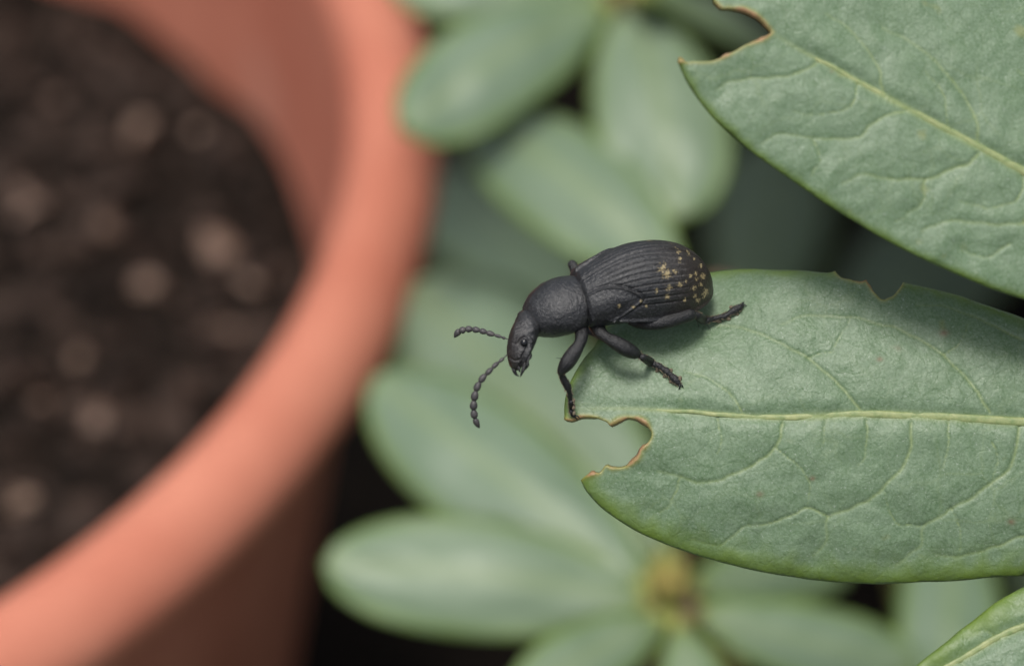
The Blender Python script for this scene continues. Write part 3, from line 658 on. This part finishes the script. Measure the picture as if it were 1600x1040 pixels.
st += [(826, 506, .10, 21.5, 18.5, 15.5), (821, 517, .12, 23, 19.5, 17.5), (815, 534, .14, 24, 18.5, 18), (810, 552, .15, 21.5, 16.5, 15), (808, 566, .15, 16, 13, 11), (808.5, 574, .15, 11, 9, 8), (810, 578, .15, 4, 4, 4)]
def bdisp(t, a): return .008 * nz((t * 60, math.cos(a) * 6, math.sin(a) * 6), 1.0)
v, f = loft(st, 420, 170, 'body', bdisp)
PXb, PYb = to_px(v)
# relief of the head: temple, eye socket, cheek ridge, groove above the mouth
cen = np.repeat(v.reshape(420, 170, 3).mean(1), 170, 0); nr_ = v - cen; nr_ /= np.linalg.norm(nr_, axis=1)[:, None] + 1e-9
facing = np.clip((nr_ @ np.array(W)) * 2, 0, 1) * np.clip((846 - PXb) / 6, 0, 1)
def bumpat(x, y, rx, ry, h): return h * np.exp(-((PXb - x) / rx) ** 2 - ((PYb - y) / ry) ** 2)
dd = bumpat(832, 514, 6, 6, 3.2) - bumpat(826, 524, 9, 3, 1.6) + bumpat(806, 520, 9, 12, 1.5)
de = np.hypot(PXb - 819, PYb - 535); dd += -2.4 * np.exp(-((de - 7.5) / 2.2) ** 2) + 1.6 * np.exp(-((de - 11) / 2) ** 2) * (PYb < 536)
for pl, h, wdt in (([(824, 543), (819, 552), (817, 562), (813, 572)], -2.6, 2.0), ([(828, 545), (824, 556), (821, 566)], 2.6, 2.4), ([(796, 558), (804, 563), (813, 561), (818, 552)], -1.7, 1.5), ([(807, 505), (803, 520), (800, 540)], .9, 4)):
    dq, _ = seg_dist(PXb, PYb, catmull(pl, 20)); dd += h * np.exp(-(dq / wdt) ** 2)
gr = np.array([noise.noise(Vector(p) * 90) for p in v])
onbody = np.clip((930 - PXb) / 8, 0, 1)
v = v + nr_ * ((dd * facing + .32 * gr * onbody) * K)[:, None]
mesh_obj('body', v, f, SHELL, beetle, attrs={'fleck': np.zeros(len(v)), 'brown': np.clip((826 - PXb) / 25, 0, 1) * .6})

def ball(c, r, seg=16, rings=10, axes=None):
    vs, fs = [], []
    for i in range(rings + 1):
        a = math.pi * i / rings
        for j in range(seg):
            b = 2 * math.pi * j / seg; d = np.array([math.sin(a) * math.cos(b), math.sin(a) * math.sin(b), math.cos(a)])
            vs.append(np.array(c) + (axes @ (d * r) if axes is not None else d * r))
    for i in range(rings):
        for j in range(seg):
            k = (j + 1) % seg; fs.append((i * seg + j, i * seg + k, (i + 1) * seg + k, (i + 1) * seg + j))
    return np.array(vs), fs
# eyes
v, f = ball(P(819, 535, .200), np.array([5.6, 6.2, 4]) * K, axes=MAT3); mesh_obj('eye', v, f, EYE, beetle)
v, f = ball(P(808, 524, .09), np.array([4, 4, 4]) * K, axes=MAT3); mesh_obj('eye', v, f, EYE, beetle)
def curve_part(name, pts, rads, m, parent, n=26, seg=12, flat=1.0, lin=False):
    c = catmull([(*p, r) for p, r in zip(pts, rads)], n)
    pos = PN(c[:, 0], c[:, 1], c[:, 2]); v, f = tube(pos, np.maximum(c[:, 3], .25) * K, seg, True, ref=W, flat=flat); return mesh_obj(name, v, f, m, parent)
curve_part('mandible', [(802, 569, .15), (803, 577, .16), (806, 584, .16), (811, 587.5, .16)], [4, 3.4, 2.2, .6], LIMB, beetle)
curve_part('mandible', [(821, 563, .17), (819, 573, .18), (816, 581, .18), (813, 588, .17)], [4, 3.4, 2.4, .8], LIMB, beetle)
curve_part('palp', [(827, 549, .16), (828, 556, .18), (825, 563, .19), (824, 570, .19), (821, 577, .18)], [2.6, 3.4, 1.8, 2.8, 1.0], LIMB, beetle)
curve_part('palp', [(810, 570, .17), (811, 576, .18), (812, 581, .18)], [2.4, 2.2, .8], LIMB, beetle)
# antennae: a stalk of beads each
def antenna(pts, rad, tipp):
    a0 = pts[0]; c = [(x, y, w) for x, y, w in pts]
    root = curve_part('antenna', c, [r * .42 for r in rad], ANT, beetle, 40, 8)
    for i in range(1, len(c)):
        p0, p1 = np.array(c[i - 1]), np.array(c[i]); nxt = np.array(c[i + 1]) if i + 1 < len(c) else np.array(tipp)
        A = (p0 + p1) / 2 if i > 1 else p1 * .9 + p0 * .1; B = (p1 + nxt) / 2
        if i + 1 == len(c): B = nxt
        q = np.linspace(0, 1, 11); path = A[None] * (1 - q[:, None]) + B[None] * q[:, None] + 4 * (q * (1 - q))[:, None] * (p1 - (A + B) / 2)[None] * .9
        shape = 1.12 * np.sin(np.pi * np.clip(q * .86 + .09, 0, 1)) ** .45 * (0.80 + .3 * q)
        if i + 1 == len(c): shape = np.sin(np.pi * np.clip(q * .90 + .08, 0, 1)) ** .6
        pos = PN(path[:, 0], path[:, 1], path[:, 2]); v, f = tube(pos, rad[i] * shape * K, 14, True, ref=W); mesh_obj('antenna_segment', v, f, ANT, root)
antenna([(795, 551, .14), (785, 561, .16), (774, 570, .17), (764.7, 579.5, .18), (754, 590.5, .18), (746, 603.5, .18), (741.8, 618, .18), (740, 633, .17), (740.7, 646.6, .16), (744, 659, .15)], [1.8, 2.6, 3.4, 4.0, 4.8, 5.2, 5.5, 5.6, 5.4, 4.8], (749, 668, .14))
antenna([(798, 531, .06), (788, 528, .05), (779, 525, .04), (766, 521, .03), (755, 517.6, .02), (743.8, 515, .01), (732.5, 514, .0), (723, 515.6, -.01), (715.5, 519, -.02)], [1.6, 2.2, 2.6, 4.2, 4.4, 4.6, 5.0, 5.2, 5.2], (710, 527, -.03))

# legs: femur, shin and foot in one skin, claws and hair fringe as pieces of it
def leg(chain, claws=(), pads=(), hairs=(), bristle=0):
    chain = [tuple(c) for c in chain]
    root = curve_part('leg', [c[:3] for c in chain], [c[3] * .97 for c in chain], LIMB, beetle, 110, 18, .85)
    for a, b in claws:
        m = ((a[0] + b[0]) / 2 + (b[1] - a[1]) * .18, (a[1] + b[1]) / 2 - (b[0] - a[0]) * .18, (a[2] + b[2]) / 2 + .006)
        curve_part('claw', [a, m, b], [1.5, 1.2, .3], LIMB, root, 10, 8)
    for (x, y, w, r, dx, dy) in pads:
        v, f = ball(P(x, y, w), np.array([1, .62, .5]) * r * K, 12, 8, MAT3 @ np.array([[dx, dy, 0], [-dy, dx, 0], [0, 0, 1]])); mesh_obj('foot_pad', v, f, PAD, root)
    for a, b in hairs: curve_part('spine', [a, ((a[0] + b[0]) / 2, (a[1] + b[1]) / 2, (a[2] + b[2]) / 2), b], [.8, .6, .2], LIMB, root, 6, 6)
    if bristle:
        c = catmull([c[:4] for c in chain], 110); rb = random.Random(bristle); parts = []
        for _ in range(130):
            i = rb.randint(35, 106); x, y, w, q = c[i]; tx, ty = c[i + 2][0] - c[i - 2][0], c[i + 2][1] - c[i - 2][1]; L = math.hypot(tx, ty) + 1e-6; tx, ty = tx / L, ty / L
            sd = rb.choice([-1, 1]) * rb.uniform(.6, 1); nx, ny = -ty * sd, tx * sd; h = rb.uniform(2.2, 5.0); dw = rb.uniform(0, .5) * q * K
            a = (x + nx * q * .85, y + ny * q * .85, w + dw); b = (a[0] + (nx * .7 + tx * .8) * h, a[1] + (ny * .7 + ty * .8) * h, w + dw + .004)
            pt = np.array([P(*a), P((a[0] + b[0]) / 2 + nx * .3, (a[1] + b[1]) / 2 + ny * .3, (a[2] + b[2]) / 2), P(*b)]); parts.append(tube(pt, np.array([.42, .36, .12]) * K, 4, False))
        vv, ff = join(parts); hb = mesh_obj('bristles', vv, ff, PAD, root); hb['kind'] = 'stuff'
    return root
def wl(x, y, d=0.02): return float(w_main(np.array(float(x)), np.array(float(y)))) + d
# near front leg
leg([(908, 512, .08, 12), (909, 526, .12, 10.5), (905, 538, .14, 9.5), (896, 552, .15, 12), (886, 567, .15, 12), (878, 579, .14, 8), (877, 584, .13, 5), (881, 593, .11, 6), (887, 604, .09, 6.2), (889, 611, .08, 4), (890.5, 618, .06, 4.6), (891, 624, .05, 3.4), (892, 630, .04, 4.6), (892.5, 637, wl(893, 640, .02), 3.6), (893, 643, wl(893, 643, .02), 4), (895, 650, wl(895, 649, .01), 2.4)],
    claws=[((895, 649, wl(895, 649, .015)), (907, 654.5, wl(900, 650, .01))), ((894, 650, wl(894, 650, .01)), (902, 657, wl(900, 650, -.01)))], pads=[(896, 626, .03, 4.5, .2, -.98), (896.5, 636, .03, 4.5, .2, -.98), (897, 645, .02, 4, .3, -.9)], hairs=[((881, 560, .15), (869, 559, .16))], bristle=11)
# near middle leg
leg([(932, 508, .05, 13), (938, 519, .08, 11), (948, 527, .10, 9), (962, 535, .11, 11.5), (979, 545, .10, 12.5), (993, 552, .08, 9.5), (999, 555, .07, 5), (1006, 559, .06, 6.5), (1016, 565, wl(1016, 565, .05), 7.5), (1023, 569, wl(1023, 569, .04), 5), (1030, 572, wl(1030, 572, .035), 5.5), (1036, 576, wl(1036, 576, .03), 4.5), (1042, 580, wl(1042, 580, .03), 6.3), (1047, 585, wl(1047, 585, .025), 4.6), (1053, 591, wl(1053, 591, .025), 6.8), (1059, 597, wl(1059, 597, .02), 5), (1062, 601, wl(1062, 601, .015), 2)],
    claws=[((1061, 600, wl(1061, 600)), (1060, 609, wl(1060, 609, .01))), ((1061, 600, wl(1061, 600)), (1068, 606, wl(1068, 606, .01)))], pads=[(1028, 578, wl(1028, 578, .012), 5, .8, -.6), (1040, 586, wl(1040, 586, .012), 5.5, .8, -.6), (1050, 594, wl(1050, 594, .012), 6, .7, -.7), (1047, 579, wl(1047, 579, .012), 5, .8, -.6), (1061, 592, wl(1061, 592, .012), 6, .6, -.8)], bristle=12)
# near hind leg
leg([(985, 500, .02, 8), (1000, 505, .04, 9), (1018, 505, .07, 11), (1040, 502, .07, 12), (1065, 495, .05, 11.5), (1080, 491, .03, 10.5), (1084, 490, .02, 6), (1091, 494, .0, 7.6), (1099, 499, wl(1100, 500, .07), 7.8), (1106, 500, wl(1105, 500, .06), 5.4), (1115, 498, wl(1115, 498, .04), 4.4), (1125, 495, wl(1125, 495, .035), 4.2), (1131, 494, wl(1131, 494, .03), 5), (1137, 491, wl(1137, 491, .03), 4.2), (1147, 485, wl(1147, 485, .03), 6.4), (1155, 480, wl(1155, 480, .03), 5.6), (1161, 476.5, wl(1161, 477, .02), 2.6)],
    claws=[((1160, 477, wl(1160, 477)), (1167, 478, wl(1167, 478, .01))), ((1159, 476, wl(1159, 476)), (1163, 472, wl(1163, 472, .01)))], pads=[(1122, 501, wl(1122, 501, .01), 6, 1, .2), (1137, 497, wl(1137, 497, .01), 6, .9, .4), (1150, 489, wl(1150, 489, .012), 6, .8, .55), (1144, 481, wl(1144, 481, .012), 5.5, .8, .6)],
    hairs=[((1088, 498, .0), (1093, 514, -.1)), ((1103, 503, -.05), (1110, 516, -.12))], bristle=13)
# legs of the far side, reaching over the rolled edge of the leaf
leg([(912, 465, -.22, 9), (904, 438, -.28, 9.5), (897, 418, -.30, 8.5), (893, 412, -.31, 7), (898, 420, -.38, 5), (915, 450, -.46, 5), (935, 480, -.48, 4.5), (950, 497, -.44, 4.5), (958, 503, -.40, 3)])
leg([(985, 455, -.28, 9), (1005, 430, -.36, 10), (1025, 415, -.40, 8), (1032, 414, -.42, 5), (1034, 425, -.46, 5), (1037, 440, -.46, 4.5), (1045, 449, -.44, 4.5), (1052, 452, -.42, 3)])
leg([(880, 480, -.12, 9), (888, 492, -.18, 9), (902, 506, -.22, 8), (910, 512, -.22, 5), (920, 518, -.2, 5), (928, 522, -.18, 4.5), (936, 526, -.14, 4), (942, 530, -.10, 3)])
